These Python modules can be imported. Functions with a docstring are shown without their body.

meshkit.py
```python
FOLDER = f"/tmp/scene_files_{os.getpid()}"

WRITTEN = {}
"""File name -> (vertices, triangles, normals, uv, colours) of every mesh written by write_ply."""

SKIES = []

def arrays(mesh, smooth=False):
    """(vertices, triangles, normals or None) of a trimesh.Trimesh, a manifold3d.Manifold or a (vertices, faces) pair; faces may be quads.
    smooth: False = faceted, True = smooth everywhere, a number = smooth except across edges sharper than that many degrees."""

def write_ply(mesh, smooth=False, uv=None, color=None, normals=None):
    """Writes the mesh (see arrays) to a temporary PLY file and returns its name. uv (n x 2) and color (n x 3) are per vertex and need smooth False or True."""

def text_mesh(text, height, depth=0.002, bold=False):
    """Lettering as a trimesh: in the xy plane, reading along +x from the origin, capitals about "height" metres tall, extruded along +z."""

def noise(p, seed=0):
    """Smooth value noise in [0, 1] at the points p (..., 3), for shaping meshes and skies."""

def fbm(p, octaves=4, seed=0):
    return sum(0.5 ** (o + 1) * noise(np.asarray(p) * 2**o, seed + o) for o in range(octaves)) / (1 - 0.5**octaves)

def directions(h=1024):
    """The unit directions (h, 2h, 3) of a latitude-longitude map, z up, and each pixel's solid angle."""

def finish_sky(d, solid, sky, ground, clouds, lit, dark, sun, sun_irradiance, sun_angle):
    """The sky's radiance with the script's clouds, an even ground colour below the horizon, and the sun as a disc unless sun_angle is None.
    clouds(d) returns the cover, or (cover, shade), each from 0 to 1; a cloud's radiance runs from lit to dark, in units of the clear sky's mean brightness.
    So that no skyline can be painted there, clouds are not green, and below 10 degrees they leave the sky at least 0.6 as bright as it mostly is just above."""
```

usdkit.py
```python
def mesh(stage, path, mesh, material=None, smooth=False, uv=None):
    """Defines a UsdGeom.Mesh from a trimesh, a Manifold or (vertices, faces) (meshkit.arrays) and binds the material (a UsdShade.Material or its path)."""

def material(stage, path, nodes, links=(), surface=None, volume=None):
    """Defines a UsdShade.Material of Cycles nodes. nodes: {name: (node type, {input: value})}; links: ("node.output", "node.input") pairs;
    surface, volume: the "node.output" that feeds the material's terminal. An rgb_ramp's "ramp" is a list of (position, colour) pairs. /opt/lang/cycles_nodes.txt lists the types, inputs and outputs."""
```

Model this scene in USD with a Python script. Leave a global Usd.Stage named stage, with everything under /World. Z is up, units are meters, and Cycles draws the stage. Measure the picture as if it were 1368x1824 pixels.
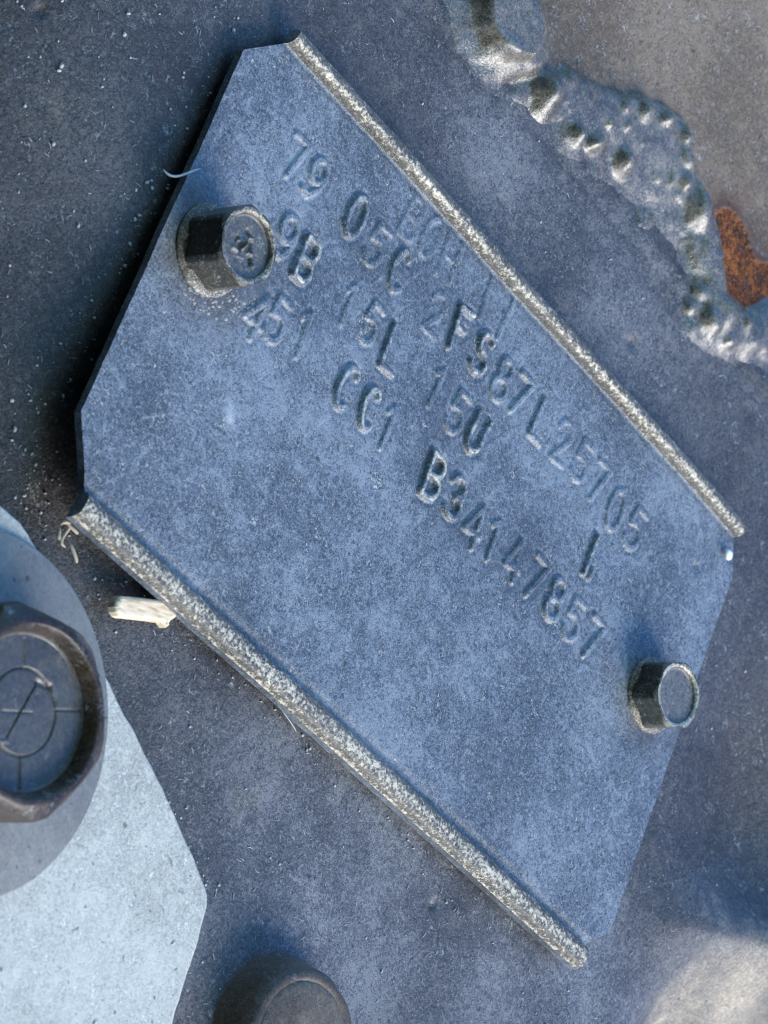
import math, random
import numpy as np, shapely, trimesh
from shapely.geometry import Polygon, LineString
import usdkit, meshkit
from pxr import Usd, UsdGeom, UsdLux, UsdShade, Gf, Sdf, Vt

stage = Usd.Stage.CreateInMemory()
UsdGeom.SetStageUpAxis(stage, UsdGeom.Tokens.z)
UsdGeom.SetStageMetersPerUnit(stage, 1.0)
UsdGeom.Xform.Define(stage, '/World')
UsdGeom.Scope.Define(stage, '/World/Looks')
rng = np.random.default_rng(7)
random.seed(7)

# ------------------------------------------------------------------ frame of the steel panel
# The panel leans back; its own axes are x (to the right), y (up the sheet), z (out of the sheet), in millimetres.
LEAN = math.radians(97)
PSI = math.radians(-12.0)                        # which way in the sheet is uphill (from x)
PHI = math.radians(30.8)                       # the stamped lines run 30.8 degrees down from the panel's x
u_w = np.array([0, math.cos(LEAN), math.sin(LEAN)]); N_w = np.array([0, -math.sin(LEAN), math.cos(LEAN)])
s_w = np.cross(N_w, u_w)
X_w = u_w * math.cos(PSI) - s_w * math.sin(PSI)
Y_w = u_w * math.sin(PSI) + s_w * math.cos(PSI)
R3 = np.array([X_w, Y_w, N_w])                 # rows: local axes in the world
def w(v): return np.asarray(v, float) @ R3
def mat4(R, t):
    m = Gf.Matrix4d(1.0)
    for i in range(3):
        m.SetRow(i, Gf.Vec4d(*[float(q) for q in R[i]], 0.0))
    m.SetRow(3, Gf.Vec4d(*[float(q) for q in t], 1.0))
    return m

# ------------------------------------------------------------------ camera, sky, sun, exposure
TILT, AZ, FPX = math.radians(47.5), math.radians(5.0), 6800.0   # FPX: focal length in photograph pixels (1368 x 1824)
DIST = FPX / 16.2                               # mm
EXPOSURE = 1.82
cp = DIST * np.array([-math.sin(TILT) * math.cos(AZ), -math.sin(TILT) * math.sin(AZ), math.cos(TILT)])
cz = cp / np.linalg.norm(cp); cx = np.cross([0, 1, 0], cz); cx /= np.linalg.norm(cx); cy = np.cross(cz, cx)
cam = UsdGeom.Camera.Define(stage, '/World/camera')
cam.CreateHorizontalApertureAttr(7.0); cam.CreateVerticalApertureAttr(7.0 * 4 / 3)
cam.CreateFocalLengthAttr(7.0 * FPX / 1368.0)
cam.CreateFStopAttr(16.0); cam.CreateFocusDistanceAttr(DIST * 0.001)
cam.CreateClippingRangeAttr(Gf.Vec2f(0.01, 50.0))
cam.CreateExposureAttr(EXPOSURE)
cam.AddTransformOp().Set(mat4(np.array([w(cx), w(cy), w(cz)]), w(cp * 0.001)))

SUN_E, SUN_A = math.radians(28), math.radians(-70)              # above the sheet, and round it (from x)
sun_l = np.array([math.cos(SUN_E) * math.cos(SUN_A), math.cos(SUN_E) * math.sin(SUN_A), math.sin(SUN_E)])
sd = w(sun_l)
sun_elev, sun_rot = math.asin(sd[2]), math.atan2(sd[0], sd[1])
sun = UsdLux.DistantLight.Define(stage, '/World/sun')
sun.CreateIntensityAttr(0.40); sun.CreateAngleAttr(36.0); sun.CreateNormalizeAttr(True); sun.CreateColorAttr(Gf.Vec3f(1.0, 0.90, 0.74))
sx = np.cross([0, 0, 1], sd); sx /= np.linalg.norm(sx)
sun.AddTransformOp().Set(mat4(np.array([sx, np.cross(sd, sx), sd]), sd))
dome = UsdLux.DomeLight.Define(stage, '/World/sky')
dome.GetPrim().SetCustomDataByKey('kind', 'structure')
sky_m = usdkit.material(stage, '/World/Looks/sky_light', {
    'sky': ('sky_texture', {'sky_type': 'single_scattering', 'sun_disc': False, 'sun_elevation': sun_elev, 'sun_rotation': sun_rot, 'air_density': 1.0, 'aerosol_density': 0.15, 'ozone_density': 2.5}),
    'bg': ('background_shader', {'strength': 0.10}), 'blue': ('mix_color', {'blend_type': 'multiply', 'fac': 1.0, 'b': (0.52, 0.90, 1.36)})}, [('sky.color', 'blue.a'), ('blue.result', 'bg.color')], surface='bg.background')
UsdShade.MaterialBindingAPI.Apply(dome.GetPrim()).Bind(sky_m)

# ------------------------------------------------------------------ helpers
def at(px, py, z=0.0):
    """The point of the panel's frame (mm) at height z that the photograph shows at this pixel: a survey of where things stand."""
    d = (px - 684) / FPX * cx - (py - 912) / FPX * cy - cz
    return cp + (z - cp[2]) / d[2] * d
def at2(pts, z=0.0): return np.array([at(a, b, z)[:2] for a, b in pts])

used = {}
def numbered(parent, name):
    k = used.get((parent, name), 0); used[(parent, name)] = k + 1
    return f'{parent}/{name}' + (f'_{k:03d}' if k else '')
def tag(prim, label=None, cat=None, group=None, kind=None):
    for k, v in (('label', label), ('category', cat), ('group', group), ('kind', kind)):
        if v: prim.SetCustomDataByKey(k, v)
def thing(name, label=None, cat=None, loc=(0, 0, 0), group=None, kind=None):
    x = UsdGeom.Xform.Define(stage, numbered('/World', name))
    x.AddTransformOp().Set(mat4(R3, w(np.asarray(loc, float) * 0.001)))
    tag(x.GetPrim(), label, cat, group, kind)
    return x.GetPrim()
def part(parent, name, V, F, mat, normals=None, smooth=35, vals=None):
    """One Mesh under a thing; points in mm in the thing's frame."""
    path = numbered(str(parent.GetPath()), name)
    V = np.asarray(V, float) * 0.001; F = np.asarray(F, int)
    if normals is None and vals is None:
        m = usdkit.mesh(stage, path, (V, F), mat, smooth=smooth)
    else:
        if F.shape[1] == 4: F = np.vstack([F[:, [0, 1, 2]], F[:, [0, 2, 3]]])
        keep, inv = np.unique(F, return_inverse=True)
        m = usdkit.mesh(stage, path, (V[keep], inv.reshape(F.shape)), mat, smooth=False)
        if normals is not None:
            m.CreateNormalsAttr(Vt.Vec3fArray.FromNumpy(np.asarray(normals)[keep].astype(np.float32))); m.SetNormalsInterpolation('vertex')
        for nm, a in (vals or {}).items():
            UsdGeom.PrimvarsAPI(m).CreatePrimvar(nm, Sdf.ValueTypeNames.FloatArray, 'vertex').Set(Vt.FloatArray.FromNumpy(np.asarray(a)[keep].astype(np.float32)))
    return m.GetPrim()
def one(name, V, F, mat, label=None, cat=None, group=None, kind=None, loc=(0, 0, 0), smooth=35, normals=None):
    """A thing that is one Mesh."""
    path = numbered('/World', name)
    if normals is None:
        m = usdkit.mesh(stage, path, (np.asarray(V, float) * 0.001, np.asarray(F, int)), mat, smooth=smooth)
    else:
        m = usdkit.mesh(stage, path, (np.asarray(V, float) * 0.001, np.asarray(F, int)), mat, smooth=False)
        m.CreateNormalsAttr(Vt.Vec3fArray.FromNumpy(np.asarray(normals).astype(np.float32))); m.SetNormalsInterpolation('vertex')
    m.AddTransformOp().Set(mat4(R3, w(np.asarray(loc, float) * 0.001)))
    tag(m.GetPrim(), label, cat, group, kind)
    return m.GetPrim()
def grid_faces(nr, nc):
    i = np.arange((nr - 1) * (nc - 1)); a = i // (nc - 1) * nc + i % (nc - 1)
    q = np.stack([a, a + 1, a + nc + 1, a + nc], 1)
    return np.vstack([q[:, [0, 1, 2]], q[:, [0, 2, 3]]])
def normals_of(V, F):
    n = np.zeros_like(V); fn = np.cross(V[F[:, 1]] - V[F[:, 0]], V[F[:, 2]] - V[F[:, 0]])
    for k in range(3):
        for c in range(3): n[:, c] += np.bincount(F[:, k], fn[:, c], len(V))
    return n / np.maximum(np.linalg.norm(n, axis=1, keepdims=True), 1e-12)
def ss(x, a, b):
    t = np.clip((x - a) / (b - a), 0, 1); return t * t * (3 - 2 * t)
def fb(x, y, size, octv=3, seed=0):
    """Smooth noise in about -1 .. 1 with features of the given size in mm."""
    p = np.stack([np.asarray(x) / size + 53.7, np.asarray(y) / size + 21.3, np.full(np.shape(x), 3.3)], -1)
    return (meshkit.fbm(p, octv, seed) - 0.5) * 2
def seg_dist(P, a, b):
    a, b = np.asarray(a, float), np.asarray(b, float); d = b - a
    t = np.clip(((P - a) @ d) / max(d @ d, 1e-12), 0, 1)
    return np.linalg.norm(P - a - t[:, None] * d, axis=1)
def line_dist(P, pts):
    return np.min([seg_dist(P, pts[i], pts[i + 1]) for i in range(len(pts) - 1)], axis=0)

# ------------------------------------------------------------------ materials
LK = '/World/Looks/'
def paint(name, cols, rough=0.42, metallic=0.0, grain=1.0, spec=0.5, fleck=0.35, fleck_col=(0.42, 0.42, 0.40), bump=0.35, dirt=(0.035, 0.033, 0.03), dirt_amt=0.5, coat=0.0, span=1.0):
    """Old dusty paint on steel: three tones in mottled grain, pale lint-like flecks, dark pits, fine relief."""
    wb, wm, wf = np.array([0.55, 0.45 * grain, 0.95 * grain]) / (0.55 + 1.40 * grain)
    n = {'g': ('geometry', {}),
         'big': ('noise_texture', {'scale': 62.0, 'detail': 5.0, 'roughness': 0.6}),
         'mid': ('noise_texture', {'scale': 520.0, 'detail': 4.0, 'roughness': 0.65, 'distortion': 0.6}),
         'fine': ('noise_texture', {'scale': 3100.0, 'detail': 3.0, 'roughness': 0.7, 'distortion': 1.2}),
         'a': ('math', {'math_type': 'multiply_add', 'value2': wb, 'value3': 0.0}),
         'b': ('math', {'math_type': 'multiply_add', 'value2': wm}),
         'c': ('math', {'math_type': 'multiply_add', 'value2': wf}),
         'ramp': ('rgb_ramp', {'ramp': [(0.5 - 0.09 * span, cols[0]), (0.5, cols[1]), (0.5 + 0.10 * span, cols[2])]}),
         'fl': ('noise_texture', {'scale': 1500.0, 'detail': 1.0, 'roughness': 0.5, 'distortion': 1.6}),
         'fs': ('math', {'math_type': 'subtract', 'value2': 0.5}), 'fa': ('math', {'math_type': 'absolute'}),
         'fm': ('map_range', {'from_min': 0.006, 'from_max': 0.035, 'to_min': 1.0, 'to_max': 0.0}),
         'fk': ('map_range', {'from_min': 0.47, 'from_max': 0.66, 'to_min': 0.0, 'to_max': fleck * 0.6}),
         'flr': ('math', {'math_type': 'multiply'}),
         'm1': ('mix_color', {'b': fleck_col}),
         'pit': ('noise_texture', {'scale': 1150.0, 'detail': 2.0, 'roughness': 0.5, 'distortion': 0.4}),
         'pitr': ('map_range', {'from_min': 0.29, 'from_max': 0.34, 'to_min': dirt_amt, 'to_max': 0.0}),
         'm2': ('mix_color', {'b': dirt}),
         'hgt': ('math', {'math_type': 'multiply_add', 'value2': 0.6}),
         'bump': ('bump', {'strength': bump, 'distance': 0.00022}),
         'rr': ('map_range', {'from_min': 0.3, 'from_max': 0.7, 'to_min': rough - 0.10, 'to_max': rough + 0.14}),
         'p': ('principled_bsdf', {'metallic': metallic, 'specular_ior_level': spec, 'coat_weight': coat, 'coat_roughness': 0.25})}
    l = [('g.position', f'{k}.vector') for k in ('big', 'mid', 'fine', 'fl', 'pit')]
    l += [('big.fac', 'a.value1'), ('mid.fac', 'b.value1'), ('a.value', 'b.value3'), ('fine.fac', 'c.value1'), ('b.value', 'c.value3'), ('c.value', 'ramp.fac'),
          ('fl.fac', 'fs.value1'), ('fs.value', 'fa.value1'), ('fa.value', 'fm.value'), ('mid.fac', 'fk.value'), ('fm.result', 'flr.value1'), ('fk.result', 'flr.value2'), ('flr.value', 'm1.fac'), ('ramp.color', 'm1.a'), ('pit.fac', 'pitr.value'), ('pitr.result', 'm2.fac'), ('m1.result', 'm2.a'),
          ('m2.result', 'p.base_color'), ('fine.fac', 'hgt.value1'), ('mid.fac', 'hgt.value3'), ('hgt.value', 'bump.height'), ('bump.normal', 'p.normal'),
          ('mid.fac', 'rr.value'), ('rr.result', 'p.roughness')]
    return n, l
def mk(name, **k):
    n, l = paint(name, **k); return usdkit.material(stage, LK + name, n, l, surface='p.BSDF')

PN_N, PN_L = paint('panel', cols=[(0.012, 0.011, 0.013), (0.030, 0.028, 0.032), (0.085, 0.080, 0.084)], rough=0.46, fleck=0.2, bump=0.8, span=0.75)
PN_N.update({'du': ('attribute', {'attribute': 'dust'}), 'dr': ('rgb_ramp', {'ramp': [(0.43, (0.038, 0.040, 0.051)), (0.5, (0.100, 0.104, 0.124)), (0.575, (0.235, 0.24, 0.262))]}), 'm3': ('mix_color', {}), 'ba': ('attribute', {'attribute': 'sunlit_tint'}), 'br': ('rgb_ramp', {'ramp': [(0.43, (0.13, 0.112, 0.092)), (0.5, (0.31, 0.255, 0.19)), (0.575, (0.48, 0.41, 0.32))]}), 'm4': ('mix_color', {})})  # these mixes carry painted light: darker left side, warm patch at lower right
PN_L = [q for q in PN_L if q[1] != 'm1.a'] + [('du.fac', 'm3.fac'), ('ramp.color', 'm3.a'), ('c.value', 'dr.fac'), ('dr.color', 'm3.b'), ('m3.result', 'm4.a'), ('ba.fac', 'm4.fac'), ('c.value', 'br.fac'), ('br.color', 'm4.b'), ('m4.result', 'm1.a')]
PANEL = usdkit.material(stage, LK + 'panel_paint', PN_N, PN_L, surface='p.BSDF')
PLATE = mk('plate_paint', cols=[(0.034, 0.041, 0.051), (0.093, 0.110, 0.140), (0.205, 0.235, 0.275)], rough=0.35, fleck=0.30, bump=0.75, spec=0.65, span=0.68)
EDGE_N, EDGE_L = paint('edge', cols=[(0.024, 0.022, 0.021), (0.062, 0.058, 0.053), (0.15, 0.14, 0.12)], rough=0.46, fleck=0.4, fleck_col=(0.5, 0.45, 0.36), bump=0.7)
EDGE_N.update({'wear_glint': ('noise_texture', {'scale': 2300.0, 'detail': 4.0, 'roughness': 0.65}), 'cr': ('attribute', {'attribute': 'crown'}), 'ad': ('math', {'math_type': 'multiply_add', 'value2': 0.22}),
               'wr': ('map_range', {'from_min': 0.575, 'from_max': 0.77, 'to_min': 0.0, 'to_max': 0.95}),
               'metal': ('principled_bsdf', {'base_color': (0.66, 0.57, 0.44), 'metallic': 0.15, 'roughness': 0.55}),
               'out': ('mix_closure', {})})
EDGE_L += [('g.position', 'wear_glint.vector'), ('cr.fac', 'ad.value1'), ('wear_glint.fac', 'ad.value3'), ('ad.value', 'wr.value'), ('wr.result', 'out.fac'), ('p.BSDF', 'out.closure1'), ('metal.BSDF', 'out.closure2'), ('bump.normal', 'metal.normal')]
EDGE = usdkit.material(stage, LK + 'worn_glint_edge', EDGE_N, EDGE_L, surface='out.closure')  # pale metal is part wear, part highlight painted along the crown
SEALER = mk('sealer_paint', cols=[(0.036, 0.029, 0.023), (0.085, 0.072, 0.058), (0.19, 0.165, 0.135)], rough=0.19, fleck=0.12, bump=0.45, spec=0.75, span=0.75)
CW_N, CW_L = paint('cowl', cols=[(0.066, 0.048, 0.034), (0.115, 0.088, 0.066), (0.19, 0.15, 0.118)], rough=0.55, fleck=0.25, bump=0.6, spec=0.35, span=0.7)
CW_N.update({'st': ('attribute', {'attribute': 'stain'}), 'm5': ('mix_color', {'b': (0.085, 0.032, 0.014)})})
CW_L = [q for q in CW_L if q[1] != 'p.base_color'] + [('st.fac', 'm5.fac'), ('m2.result', 'm5.a'), ('m5.result', 'p.base_color')]
COWL = usdkit.material(stage, LK + 'cowl_paint', CW_N, CW_L, surface='p.BSDF')
RUST = mk('rust', cols=[(0.022, 0.009, 0.007), (0.11, 0.034, 0.013), (0.30, 0.105, 0.028)], span=0.6, rough=0.75, fleck=0.05, bump=0.7, spec=0.2)
ZINC = mk('bracket_paint', cols=[(0.27, 0.265, 0.24), (0.405, 0.40, 0.36), (0.52, 0.515, 0.47)], rough=0.50, fleck=0.5, fleck_col=(0.66, 0.64, 0.58), bump=0.5, span=0.75, dirt=(0.10, 0.095, 0.085), dirt_amt=0.45)
WASHER = mk('washer_paint', cols=[(0.115, 0.112, 0.105), (0.165, 0.162, 0.150), (0.22, 0.215, 0.20)], rough=0.42, fleck=0.05, bump=0.15, grain=0.7)
BOLT = mk('bolt_coat', cols=[(0.010, 0.006, 0.004), (0.022, 0.014, 0.009), (0.070, 0.049, 0.035)], rough=0.30, fleck=0.15, bump=0.35, grain=0.8, spec=0.3, metallic=0.0)
SCREW = mk('screw_coat', cols=[(0.022, 0.019, 0.016), (0.050, 0.046, 0.040), (0.15, 0.138, 0.115)], rough=0.40, fleck=0.3, bump=0.35, spec=0.35, metallic=0.0)
BFACE = mk('bolt_face', cols=[(0.026, 0.025, 0.025), (0.050, 0.047, 0.046), (0.10, 0.095, 0.09)], rough=0.38, fleck=0.1, bump=0.15, grain=0.7)
SFACE = mk('screw_face', cols=[(0.045, 0.044, 0.044), (0.10, 0.098, 0.098), (0.19, 0.186, 0.18)], rough=0.38, fleck=0.3, bump=0.4)
RCAP = mk('rubber_cap', cols=[(0.040, 0.032, 0.028), (0.085, 0.070, 0.060), (0.15, 0.125, 0.108)], rough=0.6, fleck=0.12, bump=0.4, grain=0.8, spec=0.25)
WORN_GLINT = mk('glint_rim', cols=[(0.05, 0.045, 0.036), (0.26, 0.235, 0.185), (0.56, 0.51, 0.42)], rough=0.36, fleck=0.2, bump=0.4, metallic=0.2, span=0.8)  # bright rim highlight put into the colour, over some worn metal
FLANGE = mk('flange_coat', cols=[(0.022, 0.019, 0.015), (0.085, 0.074, 0.055), (0.38, 0.34, 0.27)], rough=0.40, fleck=0.4, bump=0.6, span=0.8)
RUBBER = mk('rubber', cols=[(0.026, 0.020, 0.017), (0.055, 0.043, 0.036), (0.11, 0.086, 0.068)], rough=0.50, fleck=0.12, bump=0.35, grain=0.8, spec=0.3)
WOOD = usdkit.material(stage, LK + 'pale_wood', {
    'g': ('geometry', {}), 'map': ('mapping', {'scale': (2400.0, 2400.0, 420.0)}),
    'n': ('noise_texture', {'scale': 1.0, 'detail': 3.0}), 'r': ('rgb_ramp', {'ramp': [(0.3, (0.48, 0.34, 0.21)), (0.5, (0.74, 0.58, 0.41)), (0.75, (0.80, 0.68, 0.52))]}),
    'b': ('bump', {'strength': 0.4, 'distance': 0.0002}), 'p': ('principled_bsdf', {'roughness': 0.75})},
    [('g.position', 'map.vector'), ('map.vector', 'n.vector'), ('n.fac', 'r.fac'), ('r.color', 'p.base_color'), ('n.fac', 'b.height'), ('b.normal', 'p.normal')], surface='p.BSDF')
def plain(name, col, rough=0.7): return usdkit.material(stage, LK + name, {'p': ('principled_bsdf', {'base_color': col, 'roughness': rough})}, surface='p.BSDF')
LINT = plain('lint', (0.42, 0.42, 0.42), 0.8)
CHIP = plain('chip', (0.80, 0.78, 0.72), 0.6)
STRAW = plain('straw', (0.36, 0.30, 0.22), 0.8)

LET_N, LET_L = paint('letter', cols=[(0.034, 0.041, 0.051), (0.093, 0.110, 0.140), (0.205, 0.235, 0.275)], rough=0.35, fleck=0.30, bump=0.75, spec=0.65, span=0.68)
LET_N.update({'wear_glint': ('noise_texture', {'scale': 1300.0, 'detail': 4.0, 'roughness': 0.7}), 'cr': ('attribute', {'attribute': 'crown'}), 'ad': ('math', {'math_type': 'multiply_add', 'value2': 0.30}),
              'wr': ('map_range', {'from_min': 0.76, 'from_max': 0.90, 'to_min': 0.0, 'to_max': 0.6}), 'metal': ('principled_bsdf', {'base_color': (0.58, 0.53, 0.45), 'metallic': 0.2, 'roughness': 0.5}), 'out': ('mix_closure', {})})
LET_L += [('g.position', 'wear_glint.vector'), ('cr.fac', 'ad.value1'), ('wear_glint.fac', 'ad.value3'), ('ad.value', 'wr.value'), ('wr.result', 'out.fac'), ('p.BSDF', 'out.closure1'), ('metal.BSDF', 'out.closure2'), ('bump.normal', 'metal.normal')]
LETTER = usdkit.material(stage, LK + 'stamped_paint', LET_N, LET_L, surface='out.closure')  # pale crests paint warm glints into the letters along with slight wear
# ------------------------------------------------------------------ firewall panel (the surface everything sits on)
hump_a, hump_b = at2([(1170, 1635), (1420, 1690)])
val_c = at2([(1330, 1450)])[0]
crease = at2([(700, -80), (880, 130), (1080, 330), (1260, 560), (1460, 800)])
def panel_z(x, y):
    P = np.stack([x, y], -1).reshape(-1, 2)
    z = 0.35 * fb(x, y, 26, 2, 1).ravel() + 0.10 * fb(x, y, 6, 3, 2).ravel() + 0.035 * fb(x, y, 1.6, 2, 3).ravel()
    sw = (P - hump_a) @ (np.array([[0, 1], [-1, 0]]) @ (hump_b - hump_a) / np.linalg.norm(hump_b - hump_a))
    along = ss((P - hump_a) @ (hump_b - hump_a) / np.linalg.norm(hump_b - hump_a), -7, 16)
    z += along * (2.6 * np.exp(-(np.clip(-sw, 0, 99) / 5.5) ** 2) - 1.05 * (np.sqrt(np.clip(sw, 0, 14) ** 2 + 2.0) - 1.414))                                  # pressed swage at the lower right
    z -= 3.6 * np.exp(-(((P - val_c) / [9, 15]) ** 2).sum(1))                                       # hollow beside it
    left = ss(-P[:, 0], 18, 75)
    z -= 11.0 * left ** 1.7                                                                          # the sheet rolls away on the left
    d = line_dist(P, crease); z += 0.25 * np.exp(-(d / 1.3) ** 2)
    ld = line_dist(P, rough_l); z += np.exp(-(ld / 6.0) ** 2) * (0.16 * fb(P[:, 0], P[:, 1], 1.3, 3, 8) + 0.25 * fb(P[:, 0], P[:, 1], 4.0, 2, 9))
    for (c, h, s) in dents: z += h * np.exp(-(((P - c) ** 2).sum(1)) / s ** 2)
    return z.reshape(np.shape(x))
rough_l = at2([(860, 110), (960, 230), (1090, 350), (1180, 430), (1230, 560), (1320, 660), (1440, 740)])
dents = [(at2([(115, 12)])[0], -0.5, 0.7), (at2([(35, 258)])[0], -0.45, 0.7), (at2([(770, 1612)])[0], -0.5, 0.6), (at2([(810, 1625)])[0], 0.25, 1.6), (at2([(220, 1546)])[0], -0.3, 0.5),
         (at2([(1125, 610)])[0], -0.5, 0.8), (at2([(1170, 470)])[0], 0.3, 1.5), (at2([(1245, 590)])[0], -0.4, 0.8)]
xs = np.concatenate([np.linspace(-200, -76, 26)[:-1], np.arange(-76, 76.01, 0.28), np.linspace(76, 200, 26)[1:]])
ys = np.concatenate([np.linspace(-200, -80, 26)[:-1], np.arange(-80, 80.01, 0.28), np.linspace(80, 200, 26)[1:]])
GX, GY = np.meshgrid(xs, ys)
V = np.stack([GX, GY, panel_z(GX, GY)], -1).reshape(-1, 3); F = grid_faces(len(ys), len(xs))
pd = at2([(560, 1560), (1000, 1800), (1120, 560), (900, 250)]); film = sum(a * np.exp(-((V[:, 0] - c[0]) ** 2 + (V[:, 1] - c[1]) ** 2) / r ** 2) for c, a, r in zip(pd, (.8, .8, .65, .5), (20, 22, 13, 14)))
al = V[:, :2] @ [math.cos(PHI * 1.08), -math.sin(PHI * 1.08)]; ac = V[:, :2] @ [math.sin(PHI * 1.08), math.cos(PHI * 1.08)]
film = np.clip(film + 0.30 * fb(V[:, 0], V[:, 1], 14, 4, 77) + 0.55 * fb(al / 16, ac, 1.3, 3, 79) * np.exp(-(line_dist(V[:, :2], crease) / 9) ** 2), 0, 1)                                 # pale dust streaks; its absence paints shade onto the left side
bc = at2([(1335, 1800)])[0]; sunlit_tint = np.clip(1.2 * np.exp(-(((V[:, 0] - bc[0]) / 12) ** 2 + ((V[:, 1] - bc[1]) / 8.5) ** 2)) + 0.8 * fb(V[:, 0], V[:, 1], 6, 5, 78) - 0.25, 0, 0.9)   # warm light on the bulge, painted in as a tan patch
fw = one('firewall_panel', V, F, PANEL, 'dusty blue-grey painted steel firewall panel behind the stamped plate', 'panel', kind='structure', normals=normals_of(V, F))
UsdGeom.PrimvarsAPI(fw).CreatePrimvar('dust', Sdf.ValueTypeNames.FloatArray, 'vertex').Set(Vt.FloatArray.FromNumpy(film.astype(np.float32)))  # dust streaks together with the left side's painted shade
UsdGeom.PrimvarsAPI(fw).CreatePrimvar('sunlit_tint', Sdf.ValueTypeNames.FloatArray, 'vertex').Set(Vt.FloatArray.FromNumpy((sunlit_tint * (sunlit_tint > 0.02)).astype(np.float32)))  # painted warm light on the lower right bulge

# ------------------------------------------------------------------ cowl flange with its rust patch, upper right
up_px = [(950, -60), (965, 40), (978, 82), (1000, 108), (1050, 138), (1100, 160), (1150, 168), (1200, 190), (1232, 222), (1238, 290), (1250, 340), (1278, 372), (1288, 430), (1302, 520), (1330, 552), (1368, 535), (1440, 505), (1560, 470)]
lo_px = [(790, -60), (800, 30), (822, 90), (868, 140), (925, 178), (985, 215), (1003, 262), (1050, 296), (1100, 335), (1170, 385), (1215, 440), (1238, 500), (1215, 560), (1225, 610), (1290, 640), (1380, 660), (1460, 700), (1600, 780)]
lo_px = [(a - 20, b + 20) for a, b in lo_px]
mid_px = [(a[0] * .72 + b[0] * .28, a[1] * .72 + b[1] * .28) for a, b in zip(up_px, lo_px)]
ZC = 0.9
cowl_poly = Polygon(np.vstack([at2(mid_px, ZC), [[200, 60], [200, 200], [-10, 200], [5, 110]]])).buffer(0)
rust_poly = Polygon(at2([(1279, 378), (1312, 378), (1330, 420), (1345, 462), (1372, 472), (1400, 480), (1400, 535), (1366, 548), (1335, 556), (1310, 538), (1292, 500), (1286, 440)], ZC)).buffer(0.15)
cxs = np.arange(10, 100, 0.25); cys = np.arange(10, 110, 0.25)
CX, CY = np.meshgrid(cxs, cys); CF = grid_faces(len(cys), len(cxs))
cpts = np.stack([CX.ravel(), CY.ravel()], 1)
jx = cpts + 1.3 * np.stack([fb(cpts[:, 0], cpts[:, 1], 2.0, 5, 31), fb(cpts[:, 0], cpts[:, 1], 2.0, 5, 32)], 1)
rd = shapely.distance(shapely.points(jx), rust_poly.exterior) * np.where(shapely.contains_xy(rust_poly, jx[:, 0], jx[:, 1]), 1, -1)
la, lb = at2([(985, 60), (1400, 520)], ZC); ln_ = np.array([-(lb - la)[1], (lb - la)[0]]) / np.linalg.norm(lb - la); ln_ *= np.sign(ln_ @ [0.6, 0.8])
rise_d = np.clip((cpts - la) @ ln_ - 2.5, 0, 99); rise_d = rise_d ** 2 / (rise_d + 4)
cz_ = ZC + 0.25 * fb(CX, CY, 22, 2, 5).ravel() + 0.03 * fb(CX, CY, 2, 2, 6).ravel() + 0.30 * rise_d
cz_ = cz_ - 0.22 * ss(rd, -0.12, 0.12) + 0.10 * ss(rd, -0.9, -0.15) * (rd < 0.1) + np.where(rd > 0, 0.22 * fb(CX, CY, 1.5, 3, 7).ravel(), 0)
CV = np.column_stack([cpts, cz_]); CN = normals_of(CV, CF)
cc = CV[CF].mean(1); inside = shapely.contains_xy(cowl_poly, cc[:, 0], cc[:, 1]); isr = rd[CF].mean(1) > 0
cowl = thing('cowl_flange', 'smooth grey-brown steel flange at the upper right, above the lumpy sealer', 'panel', kind='structure')
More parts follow.
